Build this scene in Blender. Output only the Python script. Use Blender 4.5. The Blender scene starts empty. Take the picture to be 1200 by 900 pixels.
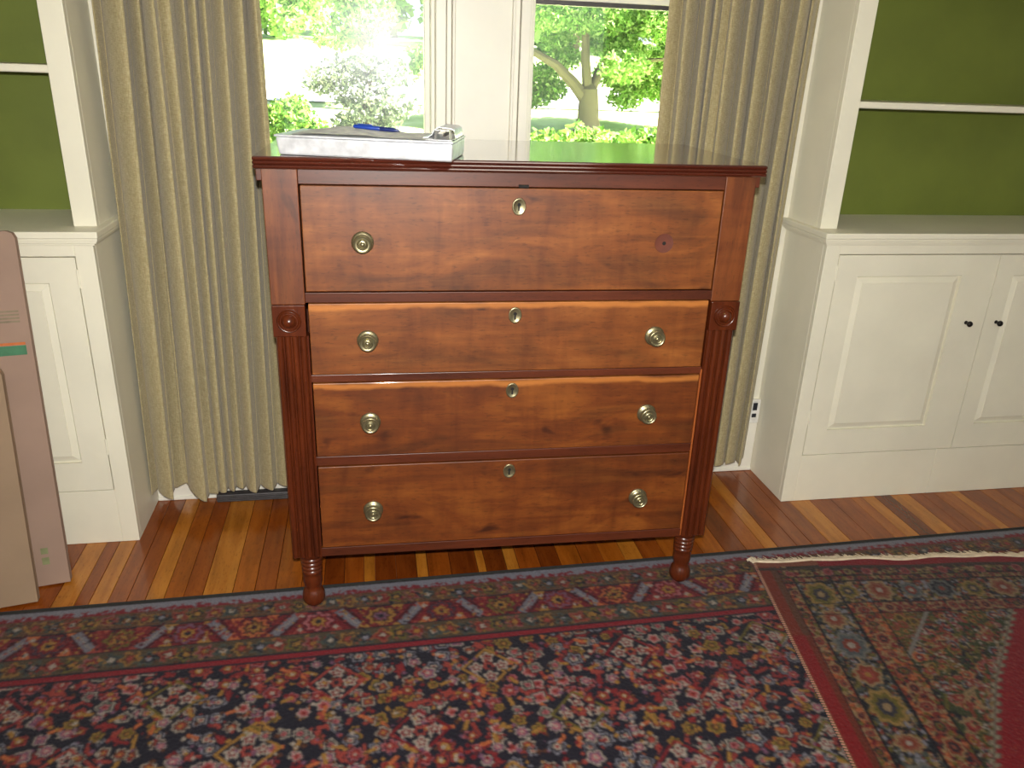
import bpy, bmesh, math, random
import numpy as np
from math import pi, sin, cos, radians
from mathutils import Vector, Matrix

S = bpy.context.scene
COL = S.collection

# ------------------------------------------------------------------ camera
cam_d = bpy.data.cameras.new('camera')
cam = bpy.data.objects.new('camera', cam_d); COL.objects.link(cam)
cam.location = (-0.0509, -2.4216, 1.3301)
cam.rotation_euler = (1.1950, -0.0349, -0.1712)
cam_d.sensor_width = 36.0; cam_d.sensor_fit = 'HORIZONTAL'
cam_d.lens = 932.7 / 1200 * 36
cam_d.clip_start = 0.02
S.camera = cam

# ------------------------------------------------------------------ world, sun, flash, exposure
S.view_settings.view_transform = 'Standard'
S.view_settings.look = 'None'
S.view_settings.gamma = 1.0
S.view_settings.use_curve_mapping = False
S.view_settings.exposure = 0.42
SUN_E, SKY_E, FLASH_W, FILL_W = 40.0, 6.0, 165.0, 9.0
w = bpy.data.worlds.new('world'); S.world = w; w.use_nodes = True
nt = w.node_tree; nt.nodes.clear()
wo = nt.nodes.new('ShaderNodeOutputWorld'); bg = nt.nodes.new('ShaderNodeBackground')
sky = nt.nodes.new('ShaderNodeTexSky'); sky.sky_type = 'HOSEK_WILKIE'
sky.sun_direction = Vector((0.75, -0.25, 0.85)).normalized(); sky.turbidity = 7.0
bg.inputs[1].default_value = SKY_E
nt.links.new(sky.outputs[0], bg.inputs[0]); nt.links.new(bg.outputs[0], wo.inputs[0])
sd = bpy.data.lights.new('sun', 'SUN'); sd.energy = SUN_E; sd.angle = 0.009; sd.color = (1, .96, .88)
so = bpy.data.objects.new('sun', sd); COL.objects.link(so)
so.rotation_euler = Vector((0.75, -0.25, 0.85)).to_track_quat('Z', 'Y').to_euler()
# the camera's own flash, a small lamp just above and beside the lens
fd = bpy.data.lights.new('camera_flash', 'SPOT'); fd.energy = FLASH_W; fd.shadow_soft_size = 0.012
fd.spot_size = radians(140); fd.spot_blend = 1.0
fd.color = (1, .975, .92)
fo = bpy.data.objects.new('camera_flash', fd); COL.objects.link(fo)
fo.location = (-.050, -2.41, 1.395)
fo.rotation_euler = (radians(72), 0, -.17)

# ------------------------------------------------------------------ material helpers
def lin(c):
    return tuple((x/255/12.92 if x/255 <= .04045 else ((x/255+.055)/1.055)**2.4) for x in c)
def new_mat(name):
    m = bpy.data.materials.new(name); m.use_nodes = True
    n = m.node_tree; return m, n, n.nodes['Principled BSDF']
def L(n, a, b): n.links.new(a, b)
def node(n, t, **kw):
    x = n.nodes.new(t)
    for k, v in kw.items(): setattr(x, k, v)
    return x
def ramp(n, stops):
    r = n.nodes.new('ShaderNodeValToRGB'); e = r.color_ramp.elements
    while len(e) < len(stops): e.new(.5)
    for i, (p, c) in enumerate(stops): e[i].position = p; e[i].color = (*lin(c), 1)
    return r
def coords(n, scale=(1, 1, 1), rot=(0, 0, 0), loc=(0, 0, 0)):
    tc = n.nodes.new('ShaderNodeTexCoord'); mp = n.nodes.new('ShaderNodeMapping')
    mp.inputs['Scale'].default_value = scale; mp.inputs['Rotation'].default_value = rot; mp.inputs['Location'].default_value = loc
    L(n, tc.outputs['Object'], mp.inputs[0]); return mp.outputs[0]
def noise(n, vec, scale, detail=4, rough=.55, dist=0):
    t = n.nodes.new('ShaderNodeTexNoise'); t.inputs['Scale'].default_value = scale
    t.inputs['Detail'].default_value = detail; t.inputs['Roughness'].default_value = rough; t.inputs['Distortion'].default_value = dist
    L(n, vec, t.inputs['Vector']); return t.outputs['Fac']
def bump(n, b, h, strength=.2, dist=.002):
    x = n.nodes.new('ShaderNodeBump'); x.inputs['Strength'].default_value = strength; x.inputs['Distance'].default_value = dist
    L(n, h, x.inputs['Height']); L(n, x.outputs[0], b.inputs['Normal'])
def mixc(n, fac, a, b, mode='MIX'):
    m = n.nodes.new('ShaderNodeMix'); m.data_type = 'RGBA'; m.blend_type = mode
    for s, v in ((0, fac), (6, a), (7, b)):
        if isinstance(v, (int, float)): m.inputs[s].default_value = v
        elif isinstance(v, tuple): m.inputs[s].default_value = (*lin(v), 1)
        else: L(n, v, m.inputs[s])
    return m.outputs[2]
def paint(name, c, rough=.45, var=.02, spec=.4):
    m, n, b = new_mat(name)
    f = noise(n, coords(n), 5, 5)
    c2 = tuple(max(0, x*(1-var*2)) for x in c)
    r = ramp(n, [(.3, c2), (.7, c)]); L(n, f, r.inputs[0]); L(n, r.outputs[0], b.inputs['Base Color'])
    b.inputs['Roughness'].default_value = rough; b.inputs['Specular IOR Level'].default_value = spec
    bump(n, b, noise(n, coords(n, (60, 60, 12)), 3, 3), .06)
    return m
def plain(name, c, rough=.5, metal=0.0):
    m, n, b = new_mat(name)
    f = noise(n, coords(n), 40, 3); c2 = tuple(x*.85 for x in c)
    r = ramp(n, [(.3, c2), (.7, c)]); L(n, f, r.inputs[0]); L(n, r.outputs[0], b.inputs['Base Color'])
    b.inputs['Roughness'].default_value = rough; b.inputs['Metallic'].default_value = metal
    return m
def wood(name, dark, mid, light, axis='X', rough=.3, blotch=.5, seed=0.0, grain=1.0, coat=.06, k=.84, sap=()):
    dark, mid, light = (tuple(x*k for x in c) for c in (dark, mid, light))
    m, n, b = new_mat(name)
    st = {'X': (1.0, 9, 16), 'Z': (16, 9, 1.0), 'Y': (16, 1.0, 9)}[axis]
    v = coords(n, st, loc=(seed, seed*1.7, seed*.6))
    g = noise(n, v, 3.0*grain, 7, .62, .6)
    r = ramp(n, [(.28, dark), (.5, mid), (.74, light)]); L(n, g, r.inputs[0])
    v2 = coords(n, {'X': (1.6, 3, 4.5), 'Z': (5, 3, 1.6), 'Y': (5, 1.6, 3)}[axis], loc=(seed*2, 0, seed))
    bl = noise(n, v2, 2.4, 4, .6, .8)
    br = ramp(n, [(.34, tuple(x*.62 for x in mid)), (.52, mid), (.68, light)]); L(n, bl, br.inputs[0])
    c = mixc(n, blotch, r.outputs[0], br.outputs[0])
    # short dark flecks of the figure
    fk = noise(n, coords(n, {'X': (14, 60, 60), 'Z': (60, 60, 14), 'Y': (60, 14, 60)}[axis]), 4, 2)
    fr = ramp(n, [(.30, tuple(x*.55 for x in dark)), (.42, (255, 255, 255))]); L(n, fk, fr.inputs[0])
    c = mixc(n, .3, c, fr.outputs[0], 'MULTIPLY')
    if blotch > .45:      # curly cross figure and old dark stains
        cu = noise(n, coords(n, {'X': (11, 3, 2.2), 'Z': (2.2, 3, 11), 'Y': (2, 11, 3)}[axis], loc=(seed, 1, 2)), 2.0, 3, .6, .5)
        cr = ramp(n, [(.30, (196, 172, 150)), (.55, (255, 255, 255))]); L(n, cu, cr.inputs[0]); c = mixc(n, .55, c, cr.outputs[0], 'MULTIPLY')
        stn = noise(n, coords(n, {'X': (5, 3, 9), 'Z': (9, 3, 3), 'Y': (9, 3, 3)}[axis], loc=(seed*3+4, 0, seed)), 1.5, 3, .55, .4)
        sr = ramp(n, [(.27, (110, 78, 60)), (.36, (255, 255, 255))]); L(n, stn, sr.inputs[0]); c = mixc(n, .8, c, sr.outputs[0], 'MULTIPLY')
    for zc in sap:      # pale sapwood along a board's upper edge
        sx = n.nodes.new('ShaderNodeSeparateXYZ'); L(n, coords(n), sx.inputs[0])
        wv = noise(n, coords(n, (5, 5, 5), loc=(zc, 0, 0)), 1.6, 3)
        ma = node(n, 'ShaderNodeMath', operation='MULTIPLY_ADD'); L(n, wv, ma.inputs[0]); ma.inputs[1].default_value = .030; L(n, sx.outputs[2], ma.inputs[2])
        su = node(n, 'ShaderNodeMath', operation='SUBTRACT'); L(n, ma.outputs[0], su.inputs[0]); su.inputs[1].default_value = zc+.015
        ab = node(n, 'ShaderNodeMath', operation='ABSOLUTE'); L(n, su.outputs[0], ab.inputs[0])
        mr_ = n.nodes.new('ShaderNodeMapRange'); mr_.inputs[1].default_value = .003; mr_.inputs[2].default_value = .011; mr_.inputs[3].default_value = .6; mr_.inputs[4].default_value = 0
        L(n, ab.outputs[0], mr_.inputs[0]); c = mixc(n, mr_.outputs[0], c, (190, 118, 52))
    L(n, c, b.inputs['Base Color']); b.inputs['Roughness'].default_value = rough
    b.inputs['Coat Weight'].default_value = coat; b.inputs['Coat Roughness'].default_value = .10
    if coat < .5: bump(n, b, g, .05, .001)
    return m
M = {}
M['cream'] = paint('cream_paint', (231, 226, 205), .42)
M['wall'] = paint('wall_paint', (228, 223, 205), .6)
M['trim'] = paint('trim_paint', (232, 228, 214), .4)
M['green'] = paint('green_paint', (108, 120, 48), .5, .05)
M['ceiling'] = paint('ceiling_paint', (240, 238, 230), .9)
M['wood_x'] = wood('cherry_drawer', (92, 42, 12), (138, 73, 23), (176, 106, 44), 'X', .46, .6, sap=(.826,))
M['wood_x2'] = wood('cherry_drawer_dark', (80, 32, 6), (122, 58, 12), (162, 92, 28), 'X', .46, .6, 3.1, sap=(.634,))
M['wood_z'] = wood('cherry_stile', (76, 32, 10), (120, 58, 18), (152, 86, 36), 'Z', .44, .5, 1.3)
M['wood_red'] = wood('red_stained_rail', (72, 27, 11), (96, 42, 19), (116, 54, 28), 'X', .38, .3, 5)
M['wood_redz'] = wood('red_stained_post', (66, 23, 8), (94, 38, 14), (118, 52, 20), 'Z', .28, .3, 7)
M['wood_top'] = wood('polished_top', (56, 20, 12), (78, 30, 18), (98, 42, 24), 'X', .16, .3, 9, 1.0, 1.0)
M['wood_lite'] = wood('worn_strip', (150, 76, 32), (176, 92, 40), (196, 112, 54), 'Z', .4, .3, 2)
M['brass'] = plain('aged_brass', (156, 147, 114), .34, .85)
M['dark'] = plain('dark_void', (18, 12, 8), .8)
M['scar'] = plain('bare_wood_ring', (98, 44, 24), .6)
M['iron'] = plain('black_iron', (40, 36, 34), .35, .6)
M['alu'] = plain('brushed_aluminium', (238, 240, 244), .42, .5)
M['chrome'] = plain('bright_steel', (232, 232, 234), .36, .7)
M['paper'] = plain('paper', (240, 238, 232), .8)
M['pen'] = plain('blue_plastic', (26, 60, 150), .3)
M['pen_dark'] = plain('dark_blue_plastic', (18, 34, 96), .3)
M['plate'] = plain('white_plastic', (238, 236, 228), .4)
M['slot'] = plain('slot_black', (30, 34, 44), .5)
M['register'] = plain('grey_metal', (86, 82, 82), .4, .4)
M['carton'] = paint('corrugated_board', (156, 130, 114), .85, .04, .2)
M['carton2'] = paint('corrugated_board_tan', (152, 128, 104), .85, .04, .2)
M['carton_edge'] = plain('board_edge', (138, 108, 92), .9)
M['ink_green'] = plain('green_ink', (70, 122, 88), .8)
M['ink_orange'] = plain('orange_ink', (204, 112, 58), .8)
M['ink_grey'] = plain('grey_green_ink', (136, 122, 98), .8)
M['ink_pale'] = plain('pale_green_ink', (130, 134, 92), .8)
M['bark'] = plain('tree_bark', (112, 102, 82), .9)

def planks_mat(i, a, b_, c):
    m = wood('floor_board_%s' % i, a, b_, c, 'Y', .2, .35, i*2.3, .8, .15, .97)
    return m
PL = [planks_mat(0, (106, 46, 10), (136, 66, 17), (154, 82, 26)),
      planks_mat(1, (124, 60, 12), (152, 80, 20), (170, 98, 30)),
      planks_mat(2, (146, 82, 20), (176, 108, 34), (194, 128, 48)),
      planks_mat(3, (82, 33, 8), (108, 48, 12), (126, 62, 18))]

# fabric of the curtains: slubby linen
def linen():
    m, n, b = new_mat('olive_linen')
    warp = noise(n, coords(n, (700, 700, 60)), 1.0, 2)
    weft = noise(n, coords(n, (90, 90, 800)), 1.0, 2)
    a = n.nodes.new('ShaderNodeMath'); a.operation = 'ADD'; L(n, warp, a.inputs[0]); L(n, weft, a.inputs[1])
    r = ramp(n, [(.34, (142, 129, 90)), (.5, (166, 153, 114)), (.66, (190, 177, 142))])
    h = n.nodes.new('ShaderNodeMath'); h.operation = 'MULTIPLY'; h.inputs[1].default_value = .5; L(n, a.outputs[0], h.inputs[0])
    L(n, h.outputs[0], r.inputs[0]); L(n, r.outputs[0], b.inputs['Base Color'])
    b.inputs['Roughness'].default_value = .85; b.inputs['Sheen Weight'].default_value = .2
    b.inputs['Specular IOR Level'].default_value = .15
    bump(n, b, h.outputs[0], .5, .001)
    tr = n.nodes.new('ShaderNodeBsdfTranslucent'); L(n, r.outputs[0], tr.inputs[0])
    mx = n.nodes.new('ShaderNodeMixShader'); mx.inputs[0].default_value = .02
    out = n.nodes['Material Output']
    L(n, b.outputs[0], mx.inputs[1]); L(n, tr.outputs[0], mx.inputs[2]); L(n, mx.outputs[0], out.inputs[0])
    return m
M['linen'] = linen()

def glass():
    m, n, b = new_mat('glare_window_glass')
    out = n.nodes['Material Output']; n.nodes.remove(b)
    tr = n.nodes.new('ShaderNodeBsdfTransparent'); tr.inputs[0].default_value = (.97, .98, .97, 1)
    g = n.nodes.new('ShaderNodeBsdfGlossy'); g.inputs['Roughness'].default_value = .0
    d = n.nodes.new('ShaderNodeBsdfGlossy'); d.inputs['Roughness'].default_value = .26      # rough lobe added to spread the flash reflection into a glow
    d.inputs[0].default_value = (.9, .95, 1, 1)
    fr = n.nodes.new('ShaderNodeFresnel'); fr.inputs[0].default_value = 1.45
    m1 = n.nodes.new('ShaderNodeMixShader'); L(n, fr.outputs[0], m1.inputs[0]); L(n, tr.outputs[0], m1.inputs[1]); L(n, g.outputs[0], m1.inputs[2])
    m2 = n.nodes.new('ShaderNodeMixShader')
    f = noise(n, coords(n), 9, 4); mr = n.nodes.new('ShaderNodeMapRange')
    mr.inputs[3].default_value = .006; mr.inputs[4].default_value = .013; L(n, f, mr.inputs[0]); L(n, mr.outputs[0], m2.inputs[0])
    L(n, m1.outputs[0], m2.inputs[1]); L(n, d.outputs[0], m2.inputs[2]); L(n, m2.outputs[0], out.inputs[0])
    return m
M['glass'] = glass()

def leaf_mat(name, a, b_, c, trans=.45):
    m, n, b = new_mat(name)
    at = node(n, 'ShaderNodeAttribute', attribute_name='tone')
    r = ramp(n, [(0, a), (.5, b_), (1, c)]); L(n, at.outputs['Fac'], r.inputs[0])
    L(n, r.outputs[0], b.inputs['Base Color']); b.inputs['Roughness'].default_value = .55
    tr = n.nodes.new('ShaderNodeBsdfTranslucent'); L(n, r.outputs[0], tr.inputs[0])
    mx = n.nodes.new('ShaderNodeMixShader'); mx.inputs[0].default_value = trans
    L(n, b.outputs[0], mx.inputs[1]); L(n, tr.outputs[0], mx.inputs[2]); L(n, mx.outputs[0], n.nodes['Material Output'].inputs[0])
    return m
M['leaf'] = leaf_mat('maple_leaves', (100, 140, 58), (140, 182, 88), (192, 212, 142))
M['leaf2'] = leaf_mat('bush_leaves', (70, 112, 40), (118, 160, 64), (170, 196, 100))
M['leaf_dark'] = leaf_mat('dusky_leaves', (92, 104, 92), (130, 140, 124), (172, 170, 164), .3)
def lawn():
    m, n, b = new_mat('sunlit_lawn')
    r = ramp(n, [(.3, (150, 176, 96)), (.6, (208, 220, 160))]); L(n, noise(n, coords(n), 1.3, 8), r.inputs[0])
    L(n, r.outputs[0], b.inputs['Base Color']); b.inputs['Roughness'].default_value = .9
    return m
M['lawn'] = lawn()
M['drive'] = paint('pale_gravel', (214, 214, 212), .9)
def rug_mat(name):
    m, n, b = new_mat(name)
    at = node(n, 'ShaderNodeVertexColor', layer_name='Col')
    f = noise(n, coords(n), 700, 2); r = ramp(n, [(.25, (150, 150, 150)), (.75, (255, 255, 255))]); L(n, f, r.inputs[0])
    L(n, mixc(n, .6, at.outputs[0], r.outputs[0], 'MULTIPLY'), b.inputs['Base Color'])
    b.inputs['Roughness'].default_value = .95; b.inputs['Specular IOR Level'].default_value = .1
    b.inputs['Sheen Weight'].default_value = .15; b.inputs['Sheen Roughness'].default_value = .4
    bump(n, b, f, .6, .002)
    return m
M['rug'] = rug_mat('knotted_wool')
M['fringe'] = plain('cotton_fringe', (214, 196, 168), .9)
M['stitch'] = plain('faded_pink_wool', (178, 118, 104), .9)
M['binding'] = plain('dark_binding', (34, 32, 28), .9)

# ------------------------------------------------------------------ mesh helpers
class MB:
    def __init__(s): s.v = []; s.f = []
    def add(s, vs, fs):
        o = len(s.v); s.v += [tuple(p) for p in vs]; s.f += [tuple(i+o for i in f) for f in fs]; return s
    def box(s, x0, x1, y0, y1, z0, z1):
        return s.add([(x0,y0,z0),(x1,y0,z0),(x1,y1,z0),(x0,y1,z0),(x0,y0,z1),(x1,y0,z1),(x1,y1,z1),(x0,y1,z1)],
                     [(0,3,2,1),(4,5,6,7),(0,1,5,4),(1,2,6,5),(2,3,7,6),(3,0,4,7)])
    def hexa(s, lo, hi):   # lo, hi: four points each (bottom loop, top loop)
        return s.add(list(lo)+list(hi), [(0,3,2,1),(4,5,6,7),(0,1,5,4),(1,2,6,5),(2,3,7,6),(3,0,4,7)])
    def lathe(s, prof, c=(0,0,0), axis='Z', n=24):
        # prof: list of (radius, height); axis 'Z' up or 'Y-' towards the viewer
        vs, fs = [], []
        for r, h in prof:
            for k in range(n):
                a = 2*pi*k/n
                if axis == 'Z': vs.append((c[0]+r*cos(a), c[1]+r*sin(a), c[2]+h))
                else: vs.append((c[0]+r*cos(a), c[1]-h, c[2]+r*sin(a)))
        m = len(prof)
        for i in range(m-1):
            for k in range(n):
                k2 = (k+1) % n
                fs.append((i*n+k, i*n+k2, (i+1)*n+k2, (i+1)*n+k))
        fs.append(tuple(range(n-1, -1, -1))); fs.append(tuple((m-1)*n+k for k in range(n)))
        return s.add(vs, fs)
    def tube(s, pts, radii, n=8):
        vs, fs = [], []
        pts = [Vector(p) for p in pts]
        if not hasattr(radii, '__len__'): radii = [radii]*len(pts)
        for i, p in enumerate(pts):
            d = (pts[min(i+1, len(pts)-1)]-pts[max(i-1, 0)]).normalized()
            u = d.cross(Vector((0, 0, 1)) if abs(d.z) < .9 else Vector((0, 1, 0))).normalized(); v = d.cross(u)
            for k in range(n):
                a = 2*pi*k/n; vs.append(tuple(p+(u*cos(a)+v*sin(a))*radii[i]))
        for i in range(len(pts)-1):
            for k in range(n):
                k2 = (k+1) % n; fs.append((i*n+k, i*n+k2, (i+1)*n+k2, (i+1)*n+k))
        fs.append(tuple(range(n-1, -1, -1))); fs.append(tuple((len(pts)-1)*n+k for k in range(n)))
        return s.add(vs, fs)
    def build(s, name, mat, parent=None, bevel=0, loc=None, seg=2, angle=None):
        if angle is None: angle = 18 if bevel else 35
        me = bpy.data.meshes.new(name); me.from_pydata(s.v, [], s.f)
        bm = bmesh.new(); bm.from_mesh(me)
        bmesh.ops.recalc_face_normals(bm, faces=bm.faces)
        if bevel:
            es = [e for e in bm.edges if len(e.link_faces) == 2 and e.calc_face_angle(0) > .6]
            bmesh.ops.bevel(bm, geom=es, offset=bevel, segments=seg, profile=.5, affect='EDGES', clamp_overlap=True)
        bm.to_mesh(me); bm.free()
        me.polygons.foreach_set('use_smooth', [True]*len(me.polygons)); me.set_sharp_from_angle(angle=radians(angle))
        return link(name, me, mat, parent, loc)
def link(name, me, mat, parent=None, loc=None):
    if mat: me.materials.append(M[mat] if isinstance(mat, str) else mat)
    o = bpy.data.objects.new(name, me); COL.objects.link(o)
    if parent: o.parent = parent
    if loc: o.location = loc
    return o
def empty(name, loc, rz=0, label=None, cat=None, group=None):
    o = bpy.data.objects.new(name, None); COL.objects.link(o); o.location = loc; o.rotation_euler = (0, 0, rz)
    o.empty_display_size = .05
    return tag(o, label, cat, group)
def tag(o, label, cat, group=None):
    if label: o['label'] = label
    if cat: o['category'] = cat
    if group: o['group'] = group
    return o
def struct(o): o['kind'] = 'structure'; return o
def B(*a): return MB().box(*a)

# ================================================================== STRUCTURE
XL, XR, D = -0.7452, 1.297, 0.254
X0, X1, Y0, CEIL = -2.2, 2.8, -4.6, 2.45
floor = struct(B(X0, X1, Y0, 0.0, -.06, -.02).build('floor', 'wood_lite'))
bounds = [(-1.98,1),(-1.91,0),(-1.83,2),(-1.77,0),(-1.70,1),(-1.62,3),(-1.55,1),(-1.48,0),(-1.40,2),(-1.34,1),(-1.27,0),(-1.20,1),(-1.13,0),(-1.07,1),
          (-1.01,0),(-.955,0),(-.891,2),(-.835,0),(-.80,2),(-.754,0),(-.707,0),(-.661,2),(-.615,1),(-.566,0),(-.518,2),(-.442,1),
          (-.385,0),(-.33,1),(-.262,0),(-.202,3),(-.148,0),(-.094,2),(-.063,3),(-.004,3),(.054,2),(.085,0),(.15,3),(.227,2),(.251,3),(.31,2),(.346,0),
          (.41,3),(.47,1),(.535,0),(.60,1),(.665,2),(.72,0),(.79,1),(.855,0),(.91,1),(.98,3),(1.05,1),(1.11,2),(1.154,0),(1.218,0),(1.27,0),(1.33,2),(1.403,0),(1.48,0),
          (1.557,1),(1.60,2),(1.646,3),(1.71,2),(1.778,0),(1.827,0),(1.876,1),(1.943,2),(1.976,0),(2.059,1),(2.12,0),(2.19,1),(2.26,0),(2.33,2),(2.40,0),(2.47,1),(2.55,0),(2.63,1),(2.71,0),(2.8,0)]
rnd = random.Random(4)
edges = [(X0, 0), (-2.12, 1), (-2.05, 0)] + bounds
for (a, t), (b_, _) in zip(edges[:-1], edges[1:]):
    g = .0006
    B(a+g, b_-g, Y0, 0.0, -.02, rnd.uniform(-.0006, 0)).build('plank', PL[t], floor, .0008, seg=1)
struct(B(X0-.1, X1+.1, Y0-.1, .3, CEIL, CEIL+.1).build('ceiling', 'ceiling'))
struct(B(X0-.1, X0, Y0-.1, .3, -.06, CEIL).build('wall_left', 'wall'))
struct(B(X1, X1+.1, Y0-.1, .3, -.06, CEIL).build('wall_right', 'wall'))
wf = MB()
FW = ((-1.3, -.7), (1.2, 2.0))      # two unseen openings added behind the viewer for frontal fill daylight
wf.box(X0, X1, Y0-.1, Y0, -.06, .6); wf.box(X0, X1, Y0-.1, Y0, 2.2, CEIL)
for a, b_ in ((X0, FW[0][0]), (FW[0][1], FW[1][0]), (FW[1][1], X1)): wf.box(a, b_, Y0-.1, Y0, .6, 2.2)
struct(wf.build('wall_front', 'wall'))
# back wall with two window openings; behind the built-ins it continues further out
WA, WB = (-.58, .147), (.413, 1.14); SILL, HEAD = .66, 2.2
wb = MB()
wb.box(XL-.06, XR+.06, 0, .16, 0, SILL); wb.box(XL-.06, XR+.06, 0, .16, HEAD, CEIL)
for a, b_ in ((XL-.06, WA[0]), (WA[1], WB[0]), (WB[1], XR+.06)): wb.box(a, b_, 0, .16, SILL, HEAD)
wb.box(X0, XL-.06, .10, .16, 0, CEIL); wb.box(XR+.06, X1, .10, .16, 0, CEIL)
struct(wb.build('wall_back', 'wall'))
def baseboard(name, a, b_):
    m = MB().box(a, b_, -.018, 0, 0, .262); m.box(a, b_, -.024, 0, 0, .012); m.box(a, b_, -.012, 0, .262, .275)
    struct(m.build(name, 'trim', None, .003))
baseboard('baseboard_back', XL, XR)
# mullion casing between the windows: flat board with stepped mouldings both sides
mm = MB().box(.201, .361, -.022, 0, SILL-.02, HEAD+.1)
for a, b_, d in ((.193, .201, .030), (.178, .192, .018), (.147, .176, .026), (.361, .369, .030), (.370, .384, .018), (.386, .413, .026)):
    mm.box(a, b_, -d, 0, SILL-.02, HEAD+.1)
struct(mm.build('trim_1', 'trim', None, .0025))
for i, (a, b_) in enumerate(((WA[0]-.07, WA[0]), (WB[1], WB[1]+.07))):
    struct(B(a, b_, -.022, 0, SILL-.02, HEAD+.1).build('trim_%d' % (i+2), 'trim', None, .003))
struct(B(WA[0]-.09, WB[1]+.09, -.034, .03, SILL-.03, SILL).build('trim_4', 'trim', None, .006))
struct(B(WA[0]-.07, WB[1]+.07, -.024, 0, HEAD, HEAD+.09).build('trim_5', 'trim', None, .003))
for i, (a, b_) in enumerate((WA, WB)):
    fr = MB(); y0, y1 = .05, .088
    RAIL = 1.509
    fr.box(a, a+.027, y0, y1, SILL, HEAD); fr.box(b_-.027, b_, y0, y1, SILL, HEAD)
    fr.box(a, b_, y0, y1, SILL, SILL+.06); fr.box(a, b_, y0, y1, HEAD-.05, HEAD)
    fr.box(a+.0, a+.012, .0, .05, SILL, HEAD); fr.box(b_-.012, b_, .0, .05, SILL, HEAD)
    wn = struct(fr.build('window_%d' % (i+1), 'trim', None, .003))
    B(a+.02, b_-.02, y0-.006, y1, RAIL+.012, RAIL+.05).build('meeting_rail', 'trim', wn, .002)
    B(a+.02, b_-.02, y0+.004, y1-.004, RAIL, RAIL+.012).build('rail_grey_strip', 'register', wn)  # plain grey strip below the meeting rail
    ta, tb = ((-.018, -.020), (0, 0))[i]      # left pane tilted to shift the flash glare across it
    yy = lambda x, z: .069+ta*(x-(a+b_)/2)+tb*(z-1.25)*.8
    q0, q1 = SILL+.05, RAIL+.005; xa, xb = a+.02, b_-.02
    MB().hexa([(xa, yy(xa, q0)-.002, q0), (xb, yy(xb, q0)-.002, q0), (xb, yy(xb, q0)+.002, q0), (xa, yy(xa, q0)+.002, q0)],
              [(xa, yy(xa, q1)-.002, q1), (xb, yy(xb, q1)-.002, q1), (xb, yy(xb, q1)+.002, q1), (xa, yy(xa, q1)+.002, q1)]).build('pane', 'glass', wn)
    B(a+.02, b_-.02, .076, .080, RAIL+.045, HEAD-.04).build('pane', 'glass', wn)

# unseen fill light added under the ceiling behind the camera for soft ambient
cl = empty('fill_light', (.6, -2.9, CEIL), 0, 'unseen round fill light added on the ceiling, behind the viewer', 'fill light')
MB().lathe([(.2, -.02), (.2, 0)], n=32).build('fill_disc', 'trim', cl)
ld = bpy.data.lights.new('fill_lamp', 'AREA'); ld.shape = 'DISK'; ld.size = .9; ld.energy = FILL_W; ld.color = (1, .92, .8)
lo = bpy.data.objects.new('fill_lamp', ld); COL.objects.link(lo); lo.parent = cl; lo.location = (0, 0, -.04)

# ================================================================== OUTDOORS
rng = np.random.default_rng(7)
def ground_z(x, y): return -.25 + .1*np.clip(y-1, 0, 40)*.9 + .0*x
gx = np.linspace(-14, 22, 37); gy = np.concatenate([np.linspace(.2, 10, 21), np.linspace(12, 60, 25)])
gv = [(x, y, float(-.3 + .093*min(y, 30))) for y in gy for x in gx]
gf = [(j*37+i, j*37+i+1, (j+1)*37+i+1, (j+1)*37+i) for j in range(len(gy)-1) for i in range(36)]
struct(MB().add(gv, gf).build('ground', 'lawn'))
dz = lambda y: -.3+.093*y
struct(MB().add([(-2, 11.2, dz(11.2)+.02), (20, 11.2, dz(11.2)+.02), (20, 14.2, dz(14.2)+.02), (-2, 14.2, dz(14.2)+.02)], [(0, 1, 2, 3)]).build('driveway', 'drive'))
def leaves(name, pts, size, mat, parent=None, seed=1, kind=True):
    r = np.random.default_rng(seed); n = len(pts)
    d = r.normal(size=(n, 3)); d /= np.linalg.norm(d, axis=1)[:, None]
    e = r.normal(size=(n, 3)); e -= (e*d).sum(1)[:, None]*d; e /= np.linalg.norm(e, axis=1)[:, None]
    nn = np.cross(d, e); s = (size*(.6+.8*r.random(n)))[:, None]
    a = pts-d*s; b_ = pts+e*s*.55+nn*s*.15; c = pts+d*s; f = pts-e*s*.55+nn*s*.15
    v = np.stack([a, b_, c, f], 1).reshape(-1, 3)
    me = bpy.data.meshes.new(name); me.vertices.add(4*n); me.vertices.foreach_set('co', v.ravel())
    idx = np.arange(4*n).reshape(n, 4); tri = np.stack([idx[:, [0, 1, 2]], idx[:, [0, 2, 3]]], 1).reshape(-1, 3)
    me.loops.add(tri.size); me.loops.foreach_set('vertex_index', tri.ravel().astype(np.int32))
    me.polygons.add(2*n); me.polygons.foreach_set('loop_start', np.arange(0, tri.size, 3, dtype=np.int32))
    me.update(calc_edges=True)
    at = me.attributes.new('tone', 'FLOAT', 'FACE'); at.data.foreach_set('value', np.repeat(r.random(n), 2).astype(np.float32))
    o = link(name, me, mat, parent)
    if kind: o['kind'] = 'stuff'
    return o
def blob(c, rad, n, r):
    d = r.normal(size=(n, 3)); d /= np.linalg.norm(d, axis=1)[:, None]
    return np.array(c)+d*np.array(rad)*(r.random(n)**.5)[:, None]
def clusters(cs, n, r): return np.concatenate([blob(c, rad, int(n*wt), r) for c, rad, wt in cs])

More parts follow.
